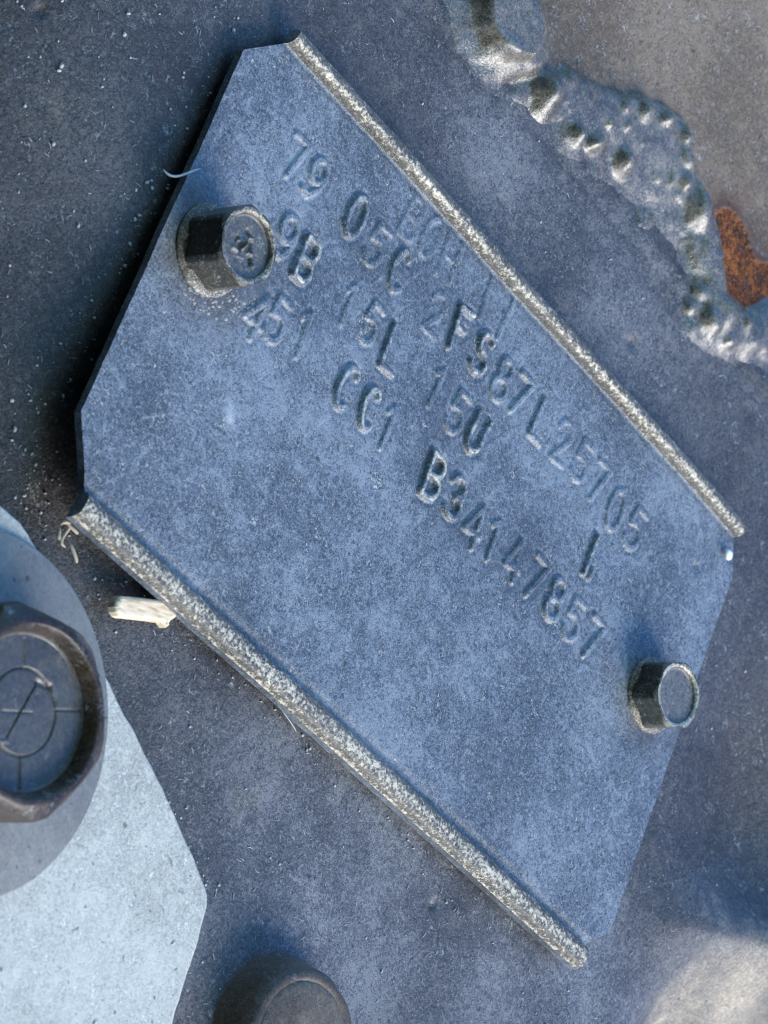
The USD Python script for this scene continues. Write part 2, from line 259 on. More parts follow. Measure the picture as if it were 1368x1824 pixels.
stain = np.clip(np.exp(np.minimum(rd, 0) / 1.6) * (0.95 + 1.9 * fb(CX, CY, 1.4, 4, 33).ravel()), 0, 0.85)
part(cowl, 'sheet', CV, CF[inside & ~isr], COWL, normals=CN, vals={'stain': stain})
tag(part(cowl, 'rust_patch', CV, CF[inside & isr], RUST, normals=CN), 'orange rust patch where the paint has flaked away')

# ------------------------------------------------------------------ lumpy seam sealer
seal_poly = Polygon(np.vstack([at2(up_px, 1.2), at2(lo_px, 0.4)[::-1]])).buffer(0)
sxs = np.arange(8, 92, 0.17); sys_ = np.arange(0, 90, 0.17)
SX, SY = np.meshgrid(sxs, sys_); SF = grid_faces(len(sys_), len(sxs)); sp = np.stack([SX.ravel(), SY.ravel()], 1)
near = shapely.contains_xy(seal_poly.buffer(2.5), sp[:, 0], sp[:, 1]); idx = np.full(len(sp), -1); idx[near] = np.arange(near.sum()); sp = sp[near]
sf = idx[SF]; SF = sf[(sf >= 0).all(1)]
jp = sp + 0.3 * np.stack([fb(sp[:, 0], sp[:, 1], 2.2, 3, 41), fb(sp[:, 0], sp[:, 1], 2.2, 3, 42)], 1)
dd = shapely.distance(shapely.points(jp), seal_poly.exterior) * np.where(shapely.contains_xy(seal_poly, jp[:, 0], jp[:, 1]), 1, -1)
upd = line_dist(jp, at2(up_px, 1.2)); lod = line_dist(jp, at2(lo_px, 0.4))
side = lod / (lod + upd + 1e-6)                                   # 0 at the panel's side, 1 at the flange's
base = panel_z(sp[:, 0], sp[:, 1]) * (1 - ss(side, 0.3, 0.7)) + ZC * ss(side, 0.3, 0.7)
dome_ = 4 * side * (1 - side) * ss(dd, 0.0, 2.2 + 4.0 * (1 - side)) * (0.9 + 0.8 * fb(sp[:, 0], sp[:, 1], 4.5, 2, 48))
rise = 0.8 * dome_ + (0.30 + 0.75 * side) * ss(dd, -0.25, 0.8 + 5.5 * (1 - side)) - 0.35 * ss(-dd, 0.0, 1.0)
sz = base - 0.25 + rise + 0.16 * fb(sp[:, 0], sp[:, 1], 2.6, 3, 43) + 0.05 * fb(sp[:, 0], sp[:, 1], 0.8, 2, 44)
def bump_at(px, py, r, h, flat=0.0, zz=1.2):
    c = at(px, py, zz)[:2]; q = sp - c; a = (px * 7.3 + py * 3.1) % 3.14; el = 0.72 + (px * 1.7 + py) % 7 / 7 * 0.5; r = r * (0.75 + (px + 3 * py) % 11 / 11 * 0.6)
    q = np.stack([(q[:, 0] * math.cos(a) + q[:, 1] * math.sin(a)) * el, (-q[:, 0] * math.sin(a) + q[:, 1] * math.cos(a)) / el], 1); d = np.linalg.norm(q, axis=1) / r * (1 + 0.28 * fb(sp[:, 0] + px, sp[:, 1] + py, 1.3, 2, 47))
    return 1.15 * h * np.clip(1 - (d / 1.12) ** 2 * 0.8, 0, 1) ** 1.2 if not flat else h * ss(-d, -1.0, -flat)
for b in [(1030, 240, 1.35, 1.1), (1060, 256, 1.35, 1.15), (1112, 290, 1.65, 1.35), (1106, 190, 1.0, 0.8), (1142, 197, 1.25, 1.05), (1180, 212, 1.3, 1.05), (1078, 222, .6, .45), (1108, 226, .7, .55), (1152, 232, .6, .4), (1138, 256, .5, .35),
          (1212, 245, 1.4, .9), (1217, 285, 1.3, .75), (1214, 325, 1.35, .9), (1190, 322, .8, .6), (1170, 318, .55, .35), (1192, 298, .6, .4), (1238, 368, 1.8, 1.3), (1206, 350, .8, .4), (1160, 390, 1.1, .6), (1148, 400, .9, .4),
          (1270, 420, .7, .45), (1276, 455, .7, .5), (1268, 478, .5, .35), (1250, 520, 1.0, .7), (1238, 545, 1.2, .9), (1290, 555, 1.6, .8), (1265, 575, 1.2, .9), (1325, 575, 1.5, .7), (1345, 600, 1.1, .5), (1300, 610, 1.0, .6),
          (975, 172, 2.1, 1.5), (1010, 140, 1.3, .5), (1040, 165, 1.2, .4)]:
    sz = np.maximum(sz, sz + bump_at(*b)) if True else sz
lobe = Polygon(at2([(868, -60), (872, 40), (884, 72), (912, 97), (945, 100), (962, 60), (955, 10), (950, -60)], 2.6)).buffer(0.5)
ld = shapely.distance(shapely.points(sp), lobe.exterior) * np.where(shapely.contains_xy(lobe, sp[:, 0], sp[:, 1]), 1, -1)
sz += 1.9 * ss(ld, -0.15, 0.5)                                     # the folded-over lobe at the top
gap = LineString(at2([(915, 150), (950, 138), (990, 118)], 1.0)); sz -= 0.9 * np.exp(-(shapely.distance(shapely.points(sp), gap) / 0.9) ** 2)
shelf = LineString(at2([(880, 92), (915, 112), (940, 120)], 1.0)); sz += 0.9 * np.exp(-(shapely.distance(shapely.points(sp), shelf) / 1.3) ** 2)
from scipy.ndimage import gaussian_filter
full = np.zeros(near.shape); full[near] = sz; wt = near.astype(float); sg = (len(sys_), len(sxs))
sm = gaussian_filter(full.reshape(sg), 1.9) / np.maximum(gaussian_filter(wt.reshape(sg), 1.9), 1e-6); sz = 0.15 * sz + 0.85 * sm.ravel()[near]
sz += 0.035 * fb(sp[:, 0], sp[:, 1], 0.7, 3, 45) + 0.20 * fb(sp[:, 0], sp[:, 1], 1.5, 2, 46)
SV = np.column_stack([sp, sz]); keepf = (dd[SF] > -0.9).all(1)
V2, F2 = SV, SF[keepf]; kk, inv = np.unique(F2, return_inverse=True); V2 = SV[kk]; F2 = inv.reshape(F2.shape)
one('seam_sealer', V2, F2, SEALER, 'lumpy grey painted seam sealer bead full of bubbles along the flange edge', 'sealer', normals=normals_of(V2, F2))

# ------------------------------------------------------------------ stamped data plate
ZP = 2.0                                                          # height of the plate's face
pc = at(690, 880, ZP)[:2]
ex = np.array([math.cos(-PHI), math.sin(-PHI)]); ey = np.array([-ex[1], ex[0]])
def topl(pts, z=ZP):                                              # photograph -> plate's own axes
    q = at2(pts, z) - pc; return np.stack([q @ ex, q @ ey], 1)
rt = np.vstack([topl([(530, 46)], ZP + 0.6), topl([(1322, 926)], ZP + 0.05)]); rb = np.vstack([topl([(120, 917)], ZP - 0.3), topl([(1015, 1725)], ZP - 0.85)])
y_top, y_bot = rt[:, 1].mean(), rb[:, 1].mean()
rtx = topl([(522, 66), (1318, 952)])[:, 0]; rbx = topl([(150, 876), (1032, 1712)])[:, 0]
clT, clB = topl([(435, 85), (140, 740)])[:, 0]; crT, crB = topl([(1312, 1010), (1085, 1660)], ZP - 0.55)[:, 0]; cl = (clT + clB) / 2; cr_ = (crT + crB) / 2
cTL, cBL = topl([(435, 85), (140, 740)])[:, 1] - [1.4, 0.2]; cTR, cBR = topl([(1312, 1010), (1085, 1660)])[:, 1] + [0.0, 0.9]
RW = 3.3                                                          # width of a rolled edge
rows = np.concatenate([np.arange(y_bot, y_bot + RW, 0.09), np.arange(y_bot + RW, y_top - RW * 0.8, 0.125), np.arange(y_top - RW * 0.8, y_top + 0.01, 0.08)])
NC = 780
xl = np.interp(rows, [y_bot, y_bot + RW * 0.95, y_bot + RW, cBL, cTL, y_top - RW * 0.68, y_top - RW * 0.64, y_top], [rbx[0] - 0.2, rbx[0] + 0.1, rbx[0] + 0.2, clB, clT, rtx[0] - 0.5, rtx[0] - 0.3, rtx[0]])
xr = np.interp(rows, [y_bot, y_bot + RW * 0.95, y_bot + RW, cBR, cTR, y_top - RW * 0.68, y_top - RW * 0.64, y_top], [rbx[1], rbx[1], rbx[1] + 0.1, crB, crT, rtx[1] - 0.4, rtx[1], rtx[1]])
xl = xl + 0.12 * fb(np.zeros_like(rows), rows, 3.0, 3, 51); xr = xr + 0.10 * fb(np.ones_like(rows) * 40, rows, 3.0, 3, 52)
s = np.linspace(0, 1, NC)
PX = xl[:, None] + s[None] * (xr - xl)[:, None]; YT = rt[0, 1] + (PX - rt[0, 0]) * (rt[1, 1] - rt[0, 1]) / (rt[1, 0] - rt[0, 0]); YB = rb[0, 1] + (PX - rb[0, 0]) * (rb[1, 1] - rb[0, 1]) / (rb[1, 0] - rb[0, 0])
ROW = np.repeat(rows[:, None], NC, 1); fr_ = (ROW - y_bot) / (y_top - y_bot); PY = ROW + (YB - y_bot) * (1 - fr_) + (YT - y_top) * fr_
wob = 0.14 * fb(PX, PY * 0.2, 9, 3, 53)
PZ = 0.42 * fb(PX, PY, 24, 2, 54) + 0.05 * fb(PX, PY, 5, 3, 55) + 0.012 * fb(PX, PY, 1.1, 2, 56)
u = (PX - (cl + cr_) / 2) / ((cr_ - cl) / 2)
PZ -= 1.0 * np.clip(u - 0.55, 0, 1) ** 2 * 4 * 0.7                # right end lies down on the panel
v = PY - YB                                                       # lower rolled edge
def roll(v, h): return h * np.clip(1 - np.abs((v - RW * 0.46) / (RW * 0.5)) ** 3.2, 0, 1) ** 0.6
PZ += roll(v + wob * 0.8, 1.25) - 0.35 * ss(-v, -0.5, 0.0) - 0.22 * np.exp(-((v - RW - 0.45) / 0.6) ** 2)
vt = (YT - PY) * 1.5
PZ += roll(vt + wob * 0.5, 1.1) - 0.35 * ss(-vt, -0.5, 0.0) - 0.20 * np.exp(-((vt - RW - 0.45) / 0.6) ** 2)
PZ += 0.018 * fb(PX, PY, 0.5, 2, 57) * ((v < RW) | (vt < RW))

crown = np.where(v < RW * 1.2, np.exp(-((v - RW * .42 - 0.25 * wob) / .78) ** 2) + 0.9 * np.exp(-(v / .16) ** 2), np.exp(-((vt - RW * .68 - 0.3 * wob) / .6) ** 2)) * (0.75 + 0.5 * fb(PX, PY, 7, 3, 58))  # where wear and the painted highlight lie, plus a bright line at the lip
# stamped characters: stroke shapes in a cell 0.56 wide and 1 high
def arc(cx_, cy_, rx, ry, a0, a1, n=14): 
    t = np.radians(np.linspace(a0, a1, n)); return [(cx_ + rx * math.cos(q), cy_ + ry * math.sin(q)) for q in t]
W_ = 0.52
GL = {'0': [arc(.26, .5, .26, .5, 0, 360, 26)], '1': [[(.26, 0), (.26, 1), (.10, .82)]], 'I': [[(.26, 0), (.26, 1)]],
      '2': [arc(.26, .74, .25, .26, 170, -30, 12) + [(.0, 0), (.52, 0)]],
      '3': [arc(.24, .75, .25, .25, 160, -80, 12) , arc(.24, .26, .27, .26, 85, -160, 14)],
      '4': [[(.40, 0), (.40, 1), (.0, .32), (.54, .32)]],
      '5': [[(.50, 1), (.07, 1), (.03, .56)] + arc(.24, .31, .27, .31, 115, -150, 14)],
      '7': [[(.0, 1), (.52, 1), (.18, 0)]],
      '8': [arc(.26, .75, .22, .25, 0, 360, 20), arc(.26, .26, .26, .26, 0, 360, 20)],
      '9': [arc(.26, .70, .25, .30, 0, 360, 20), [(.51, .70), (.47, .3), (.30, .02), (.06, .04)]],
      'B': [[(.02, 0), (.02, 1), (.28, 1)] + arc(.28, .76, .22, .24, 90, -90, 9) + [(.02, .52)], arc(.28, .26, .25, .26, 90, -90, 9) + [(.02, 0)]],
      'C': [arc(.27, .5, .26, .5, 48, 312, 22)], 'F': [[(.02, 0), (.02, 1), (.50, 1)], [(.02, .52), (.40, .52)]],
      'H': [[(.02, 0), (.02, 1)], [(.50, 0), (.50, 1)], [(.02, .5), (.5, .5)]],
      'L': [[(.03, 1), (.03, 0), (.50, 0)]], 'l': [[(.18, 1), (.14, 0)], [(.36, .0), (.42, .20)]], 'S': [arc(.26, .75, .24, .25, 35, 270, 14) + arc(.26, .25, .26, .25, 90, -145, 14)],
      'U': [[(.02, 1), (.02, .27)] + arc(.26, .26, .24, .26, 180, 360, 12) + [(.50, 1)]]}
CH = 5.0
glyphs = [('7', 526, 277, .55), ('9', 563, 318, .75), ('0', 634, 391, 1.0), ('5', 673, 436, .55), ('C', 713, 481, .95),
          ('2', 778, 560, .35), ('F', 822, 590, 1.25), ('S', 860, 631, 1.15), ('8', 896, 676, .7), ('7', 930, 708, .7), ('L', 965, 752, .95), ('2', 1003, 787, .45), ('5', 1037, 824, .40), ('7', 1067, 860, .5), ('0', 1099, 905, .65), ('5', 1133, 944, .55),
          ('9', 512, 424, .8), ('B', 548, 466, 1.3), ('1', 622, 540, .5), ('5', 662, 576, .55), ('L', 700, 622, 1.1), ('1', 780, 690, .5), ('5', 817, 732, .6), ('U', 851, 772, 1.2), ('l', 1056, 993, 1.15),
          ('4', 455, 562, .7), ('5', 495, 572, .6), ('1', 540, 600, .4), ('C', 620, 692, 1.1), ('C', 660, 732, 1.1), ('1', 694, 762, .6),
          ('B', 770, 848, 1.35), ('3', 811, 886, 1.15), ('4', 846, 934, .8), ('1', 880, 962, .8), ('4', 915, 998, .65), ('7', 955, 1030, .75), ('8', 987, 1067, .85), ('5', 1022, 1102, .6), ('7', 1057, 1138, .85),
          ('B', 735, 388, .3), ('0', 768, 423, .3), ('H', 803, 460, .3), ('I', 866, 530, .45), ('I', 902, 570, .42)]
owner = np.full(PX.shape, -1); best = np.full(PX.shape, 9.0); lift = np.zeros(PX.shape)
NM = {c: ('stamped_digit' if c.isdigit() else 'stamped_letter') for c in GL}
grng = np.random.default_rng(3)
for gi, (c, px, py, dep) in enumerate(glyphs):
    o = topl([(px, py)])[0] + grng.normal(0, 0.10, 2); th = grng.normal(0, 0.07); ca, sa = math.cos(th), math.sin(th); hh = CH * (1 + grng.normal(0, 0.03))
    sel = (abs(PX - o[0]) < 4.2) & (abs(PY - o[1]) < 4.2); P = np.stack([PX[sel], PY[sel]], 1)
    d = np.full(len(P), 9.0)
    for st in GL[c]:
        q = (np.array(st) - [0.26, 0.5]) * [hh * 0.92, hh]; q = q @ np.array([[ca, sa], [-sa, ca]]) + o
        d = np.minimum(d, line_dist(P, q))
    dn = d + 0.06 * fb(P[:, 0], P[:, 1], 0.9, 2, 60 + gi)
    uneven = 0.8 + 0.35 * fb(P[:, 0], P[:, 1], 2.5, 2, 160 + gi)
    dep = max(dep, 0.33)
    hgt = (0.46 * dep * uneven) * (1 - ss(dn, 0.19, 0.50)) - 0.10 * dep * np.exp(-((dn - 0.70) / 0.25) ** 2)
    lift[sel] = np.where(abs(hgt) > abs(lift[sel]), hgt, lift[sel])
    bb = best[sel]; oo = owner[sel]; m = (d < bb) & (d < 0.62); bb[m] = d[m]; oo[m] = gi; best[sel] = bb; owner[sel] = oo
PZ += lift
for (px, py, r, h) in [(408, 742, .7, .18), (470, 540, .9, .35), (1242, 1008, .5, -.35), (680, 1170, .5, -.2), (1160, 990, .4, -.2), (505, 665, .8, -.12), (900, 1010, .5, .15)]:
    o = topl([(px, py)])[0]; PZ += h * np.exp(-((PX - o[0]) ** 2 + (PY - o[1]) ** 2) / r ** 2)
so = topl([(408, 735)])[0]
scuff = np.exp(-(((PX - so[0]) * .8 + (PY - so[1]) * .6) ** 2 / 0.45 + (-(PX - so[0]) * .6 + (PY - so[1]) * .8) ** 2 / 2.2)) * np.clip(0.8 + 1.6 * fb(PX, PY, 0.8, 3, 71), 0, 0.85)
g1 = topl([(385, 470)])[0]; g2 = topl([(1185, 1262)])[0]
grime = sum(a * np.exp(-(np.hypot(PX - g[0], PY - g[1]) / r) ** 4) for g, r, a in ((g1, 8.0, .9), (g2, 6.0, .7))) * np.clip(0.7 + 1.5 * fb(PX, PY, 3.0, 4, 72), 0, 1)
for k in range(16):
    o = np.array([rng.uniform(cl + 8, cr_ - 8), rng.uniform(y_bot + 6, y_top - 6)]); a = rng.normal(1.1, .5); l = rng.uniform(2, 9); e = np.array([math.cos(a), math.sin(a)]) * l; sel = (abs(PX - o[0]) < l + 1) & (abs(PY - o[1]) < l + 1)
    P = np.stack([PX[sel], PY[sel]], 1); scuff[sel] = np.maximum(scuff[sel], 0.38 * np.exp(-(line_dist(P + 0.15 * fb(P[:, 0], P[:, 1], 3, 2, 90 + k)[:, None], np.array([o - e / 2, o + e / 2])) / 0.09) ** 2) * np.clip(.6 + 2 * fb(P[:, 0], P[:, 1], 1.0, 2, 120 + k), 0, 1))
PXY = PX[..., None] * ex + PY[..., None] * ey
PV = np.concatenate([PXY, PZ[..., None]], -1).reshape(-1, 3); PF = grid_faces(len(rows), NC); PN = normals_of(PV, PF)
# rim: down the thickness all round, then the underside
nr = len(rows); loop = np.concatenate([np.arange(NC), NC - 1 + NC * np.arange(1, nr), (nr - 1) * NC + np.arange(NC - 2, -1, -1), NC * np.arange(nr - 2, 0, -1)])
L = len(loop); TH = 1.05
up_ = PV[loop].copy(); ctr = PV.mean(0); dn_ = up_.copy(); dn_[:, 2] -= TH; lowest = np.minimum(dn_[:, 2], -TH + 0.3); dn_[:, 2] = lowest
i = np.arange(L); j = (i + 1) % L
rimV = np.vstack([up_, dn_, [[0, 0, -TH]]]); rimF = np.vstack([np.stack([i, i + L, j], 1), np.stack([j, i + L, j + L], 1), np.stack([i + L, np.full(L, 2 * L), j + L], 1)])
plate = thing('data_plate', 'stamped blue-grey metal data plate with two rolled edges, screwed to the panel', 'plate', loc=(pc[0], pc[1], ZP))
fo = owner.ravel()[PF]; fown = np.where((fo >= 0).all(1), fo[:, 0], -1)
low = v.ravel()[PF].mean(1) < RW * 0.98; high = vt.ravel()[PF].mean(1) < RW * 0.98
PLATE_N, PLATE_L = paint('plate', cols=[(0.034, 0.041, 0.051), (0.093, 0.110, 0.140), (0.205, 0.235, 0.275)], rough=0.35, fleck=0.30, bump=0.75, spec=0.65, span=0.68)
PLATE_N.update({'sc': ('attribute', {'attribute': 'scuff'}), 'm3': ('mix_color', {'b': (0.42, 0.45, 0.50)}), 'gr': ('attribute', {'attribute': 'grime'}), 'm4': ('mix_color', {'b': (0.060, 0.048, 0.036)})})
PLATE_L = [q for q in PLATE_L if q[1] != 'p.base_color'] + [('sc.fac', 'm3.fac'), ('m2.result', 'm3.a'), ('gr.fac', 'm4.fac'), ('m3.result', 'm4.a'), ('m4.result', 'p.base_color')]
PLATE_S = usdkit.material(stage, LK + 'plate_face', PLATE_N, PLATE_L, surface='p.BSDF')
part(plate, 'sheet', PV, PF[(fown < 0) & ~low & ~high], PLATE_S, normals=PN, vals={'scuff': scuff.ravel(), 'grime': grime.ravel()})
tag(part(plate, 'rolled_edge', PV, PF[low], EDGE, normals=PN, vals={'crown': crown.ravel()}), 'worn rolled lower edge, metal showing through with its highlight painted in')
tag(part(plate, 'rolled_edge', PV, PF[high], EDGE, normals=PN, vals={'crown': crown.ravel()}), 'worn rolled upper edge, its highlight painted in, beside the seam sealer')
part(plate, 'cut_edge', rimV, rimF, PLATE, smooth=30)
for gi, g in enumerate(glyphs):
    f = PF[(fown == gi) & ~low & ~high]
    if len(f): part(plate, NM[g[0]], PV, f, LETTER, normals=PN, vals={'crown': np.clip(lift / 0.45, 0, 1.3).ravel()})
def plate_z(x, y):                                                # face height near a point of the panel's frame
    q = np.array([x, y]) - pc; k = np.argmin((PX - q @ ex) ** 2 + (PY - q @ ey) ** 2); return ZP + PZ.ravel()[k]

# ------------------------------------------------------------------ hex heads
def hex_head(af, h, rc, ri, rec, rot=0.0, marks=None, seed=0, nt=180, clip=1.10, dish=0.0, nrr=46):
    """A hex head as one skin: six flats, chamfered crown, a raised rim and a recessed face that may carry marks. af: half the width across flats."""
    th = np.radians(np.arange(nt) * 360.0 / nt); k = (np.degrees(th) - rot) % 60 - 30
    Rh = np.minimum(af / np.cos(np.radians(k)), af * clip)
    rings = [(Rh, np.zeros(nt)), (Rh, np.full(nt, h * 0.3))]
    zc = h - np.clip(Rh - rc, 0, None) * 0.60
    rings += [(Rh, zc - 0.06 * af), (Rh - 0.012 * af, zc - 0.02 * af), (Rh - 0.05 * af, zc + 0.02 * af)]
    rings += [(np.full(nt, rc + 0.02 * af), np.full(nt, h - 0.01)), (np.full(nt, rc - 0.03 * af), np.full(nt, h + 0.0))]
    w_ = rc - ri
    rings += [(np.full(nt, ri + w_ * 0.55), np.full(nt, h)), (np.full(nt, ri + 0.25 * w_), np.full(nt, h - 0.12 * rec)), (np.full(nt, ri), np.full(nt, h - 0.45 * rec)), (np.full(nt, ri - 0.35 * w_), np.full(nt, h - 0.85 * rec))]
    for q in np.linspace(ri - 0.6 * w_, ri * 0.02, nrr): rings.append((np.full(nt, q), np.full(nt, h - rec - dish * (1 - (q / ri) ** 2))))
    V = []
    for R, Z in rings: V.append(np.stack([R * np.cos(th), R * np.sin(th), Z], 1))
    V = np.array(V); flat = V.reshape(-1, 3)
    face = np.repeat(np.arange(len(rings)) > 10, nt)
    flat[:, 2] += 0.012 * af * fb(flat[:, 0], flat[:, 1], af * 0.35, 3, seed) + 0.004 * af * fb(flat[:, 0] * 1.7, flat[:, 1], af * 0.1, 2, seed + 1)
    flat[:, :2] *= 1 + 0.006 * fb(flat[:, 0], flat[:, 2], af * 0.3, 2, seed + 2)[:, None]
    if marks is not None:
        P = flat[face][:, :2]; dz = np.zeros(len(P))
        for pts, wd, dp in marks: dz += dp * np.exp(-(line_dist(P, np.array(pts, float)) / wd) ** 2)
        flat[face, 2] += dz
    n = len(rings); F = []
    for a in range(n - 1):
        i = np.arange(nt); j = (i + 1) % nt
        F += [np.stack([a * nt + i, a * nt + j, (a + 1) * nt + j], 1), np.stack([a * nt + i, (a + 1) * nt + j, (a + 1) * nt + i], 1)]
    flat = np.vstack([flat, flat[-nt:].mean(0)]); c = len(flat) - 1; i = np.arange(nt)
    F.append(np.stack([(n - 1) * nt + i, (n - 1) * nt + (i + 1) % nt, np.full(nt, c)], 1))
    return flat, np.vstack(F)
def lathe(prof, nt=96, seed=0, wob=0.0):
    th = np.linspace(0, 2 * math.pi, nt, endpoint=False); V = []
    for r, z in prof: V.append(np.stack([r * np.cos(th), r * np.sin(th), np.full(nt, z)], 1))
    V = np.array(V).reshape(-1, 3)
    if wob: V += wob * np.stack([fb(V[:, 0], V[:, 1] + V[:, 2], 2.2, 2, seed), fb(V[:, 1], V[:, 0] + V[:, 2], 2.2, 2, seed + 1), fb(V[:, 0], V[:, 1], 1.5, 2, seed + 2)], 1)
    F = []; i = np.arange(nt); j = (i + 1) % nt
    for a in range(len(prof) - 1): F += [np.stack([a * nt + i, a * nt + j, (a + 1) * nt + j], 1), np.stack([a * nt + i, (a + 1) * nt + j, (a + 1) * nt + i], 1)]
    return V, np.vstack(F)
def screw(px, py, h, af, fr, rec, rot, marks, label, seed):
    c = at(px, py, ZP + h)[:2]; z0 = plate_z(*c)
    t = thing('hex_screw', label, 'screw', loc=(c[0], c[1], z0 - 0.15))
    V, F = hex_head(af, h, af * 0.985, af * 0.86, rec, rot, marks, seed, clip=1.105)
    fc = (F // 180 >= 10).all(1); rm = ((F // 180 >= 5) & (F // 180 <= 9)).all(1); part(t, 'head', V, F[~fc & ~rm], SCREW, smooth=40); part(t, 'rim', V, F[rm], WORN_GLINT, smooth=50); part(t, 'face', V, F[fc], SFACE, normals=normals_of(V, F))
    V, F = lathe([(fr * 0.9, -0.3), (fr, 0.0), (fr * 1.01, 0.35), (fr * 0.97, 0.62), (fr * 0.9, 0.78), (af * 0.98, 1.0), (af * 0.8, 1.0)], seed=seed, wob=0.10); part(t, 'flange', V, F, FLANGE, smooth=40)
    return t
mk1 = [([(-.2, .3), (-.35, .05)], .26, .35), ([(-1.4, .5), (-1.1, .9)], .22, -.3), ([(.3, 1.6), (.6, 1.2)], .28, -.35), ([(.5, .9), (.9, .75)], .22, .35), ([(-.5, -.3), (.1, .5)], .2, .3), ([(.7, .4), (.75, -.5)], .25, -.35),
       ([(.2, -.7), (.9, -.75)], .18, .3), ([(-1.9, -.3), (-1.3, -.6)], .25, .28), ([(.7, -1.3), (.65, -1.8)], .25, -.4), ([(.9, -1.8), (1.1, -2.0)], .2, .35), ([(-.9, .2), (-.9, -.4)], .2, -.3), ([(-1.2, -1.1), (-.4, -1.3)], .2, .12)]
screw(445, 437, 6.0, 4.0, 4.9, 0.6, 20, mk1, 'hex screw at the upper left of the plate, its face pitted with marks', 81)
screw(1214, 1238, 4.3, 3.85, 4.5, 0.5, 0, None, 'clean-faced hex screw at the lower right of the plate', 91)

# ------------------------------------------------------------------ pale bracket, washer, large bolt
bz = 1.6
br_px = [(-260, 830), (-60, 868), (0, 900), (38, 930), (80, 1000), (195, 1215), (292, 1405), (348, 1532), (371, 1592), (372, 1612), (350, 1690), (306, 1830), (270, 1960), (-300, 1960)]
bp = Polygon(at2(br_px, bz)).buffer(-0.5).buffer(0.5)
def slab(poly, z0, z1, bev=0.25, jit=0.0, seed=0):
    ring = np.array(poly.segmentize(0.6).exterior.coords)[:-1]
    if not poly.exterior.is_ccw: ring = ring[::-1]
    if jit: ring = ring + jit * np.stack([fb(ring[:, 0], ring[:, 1], 1.8, 3, seed), fb(ring[:, 0], ring[:, 1], 1.8, 3, seed + 1)], 1)
    inner = np.array(Polygon(ring).buffer(-bev).segmentize(0.6).exterior.coords)[:-1]
    n = len(ring); V = [np.column_stack([ring, np.full(n, z0)]), np.column_stack([ring, np.full(n, z1 - bev)])]
    t = np.roll(ring, -1, 0) - np.roll(ring, 1, 0); t /= np.linalg.norm(t, axis=1, keepdims=True); nin = np.stack([-t[:, 1], t[:, 0]], 1)
    for q in (0.35, 0.7, 1.0): V.append(np.column_stack([ring + nin * bev * (1 - math.cos(q * math.pi / 2)), np.full(n, z1 - bev + bev * math.sin(q * math.pi / 2))]))
    V = np.vstack(V); F = []; i = np.arange(n); j = (i + 1) % n
    for a in range(4): F += [np.stack([a * n + i, a * n + j, (a + 1) * n + j], 1), np.stack([a * n + i, (a + 1) * n + j, (a + 1) * n + i], 1)]
    tv, tf = trimesh.creation.triangulate_polygon(Polygon(V[4 * n:, :2]), engine='earcut')
    cap = np.column_stack([tv, np.full(len(tv), z1)])
    c = np.cross(cap[tf[:, 1]] - cap[tf[:, 0]], cap[tf[:, 2]] - cap[tf[:, 0]])[:, 2].sum()
    if c < 0: tf = tf[:, ::-1]
    return np.vstack([V, cap]), np.vstack(F + [tf + len(V)])
boc = at(62, 1268, bz + 9.9)[:2]
V, F = slab(bp, -12.0, bz, 0.35, 0.22, 5)
one('mounting_bracket', V, F, ZINC, 'pale grey painted steel bracket at the lower left, under the large bolt', 'bracket', smooth=30)
V, F = lathe([(17.9, bz - 0.1), (18.3, bz), (18.4, bz + 0.5), (18.2, bz + 0.75), (17.5, bz + 0.95), (14, bz + 1.7), (11.5, bz + 2.2), (10, bz + 2.3), (4, bz + 2.3)], nt=160)
one('flat_washer', V, F, WASHER, 'wide grey coned washer between the large bolt head and the pale bracket', 'washer', loc=(boc[0], boc[1], 0))
bolt = thing('large_bolt', 'large dark brown hex bolt with a circle mark on its recessed head', 'bolt', loc=(boc[0], boc[1], bz + 2.25))
circ = [(4.25 * math.cos(q), 4.25 * math.sin(q)) for q in np.linspace(0, 2 * math.pi, 60)]
mkb = [(circ, .12, -.24), ([(-7.6, 0.1), (-4.4, 0.1)], .11, -.22), ([(4.4, .2), (7.6, .2)], .11, -.22), ([(-.3, -4.4), (-.3, -7.4)], .15, -.25), ([(.2, 4.5), (.2, 7.0)], .2, -.15),
       ([(1.9, 2.9), (-2.0, -2.4)], .11, -.25), ([(1.9, 2.9), (3.6, 2.4)], .3, -.25), ([(3.6, 2.4), (4.3, 1.2)], .4, -.15), ([(-2.6, 0.05), (1.2, -.05)], .16, -.12), ([(-3.6, -2.9), (-1.9, -2.8)], .2, .15)]
V, F = hex_head(9.7, 7.7, 8.85, 8.0, 1.8, -20, mkb, 33, nt=360, nrr=120, clip=1.10)
if True:
    fa = np.where((F // 360 >= 10).all(1))[0]; fb_ = np.where(~(F // 360 >= 10).all(1))[0]; hn = normals_of(V, F)
    part(bolt, 'head', V, F[fb_], BOLT, smooth=40); part(bolt, 'face', V, F[fa], BFACE, normals=hn)

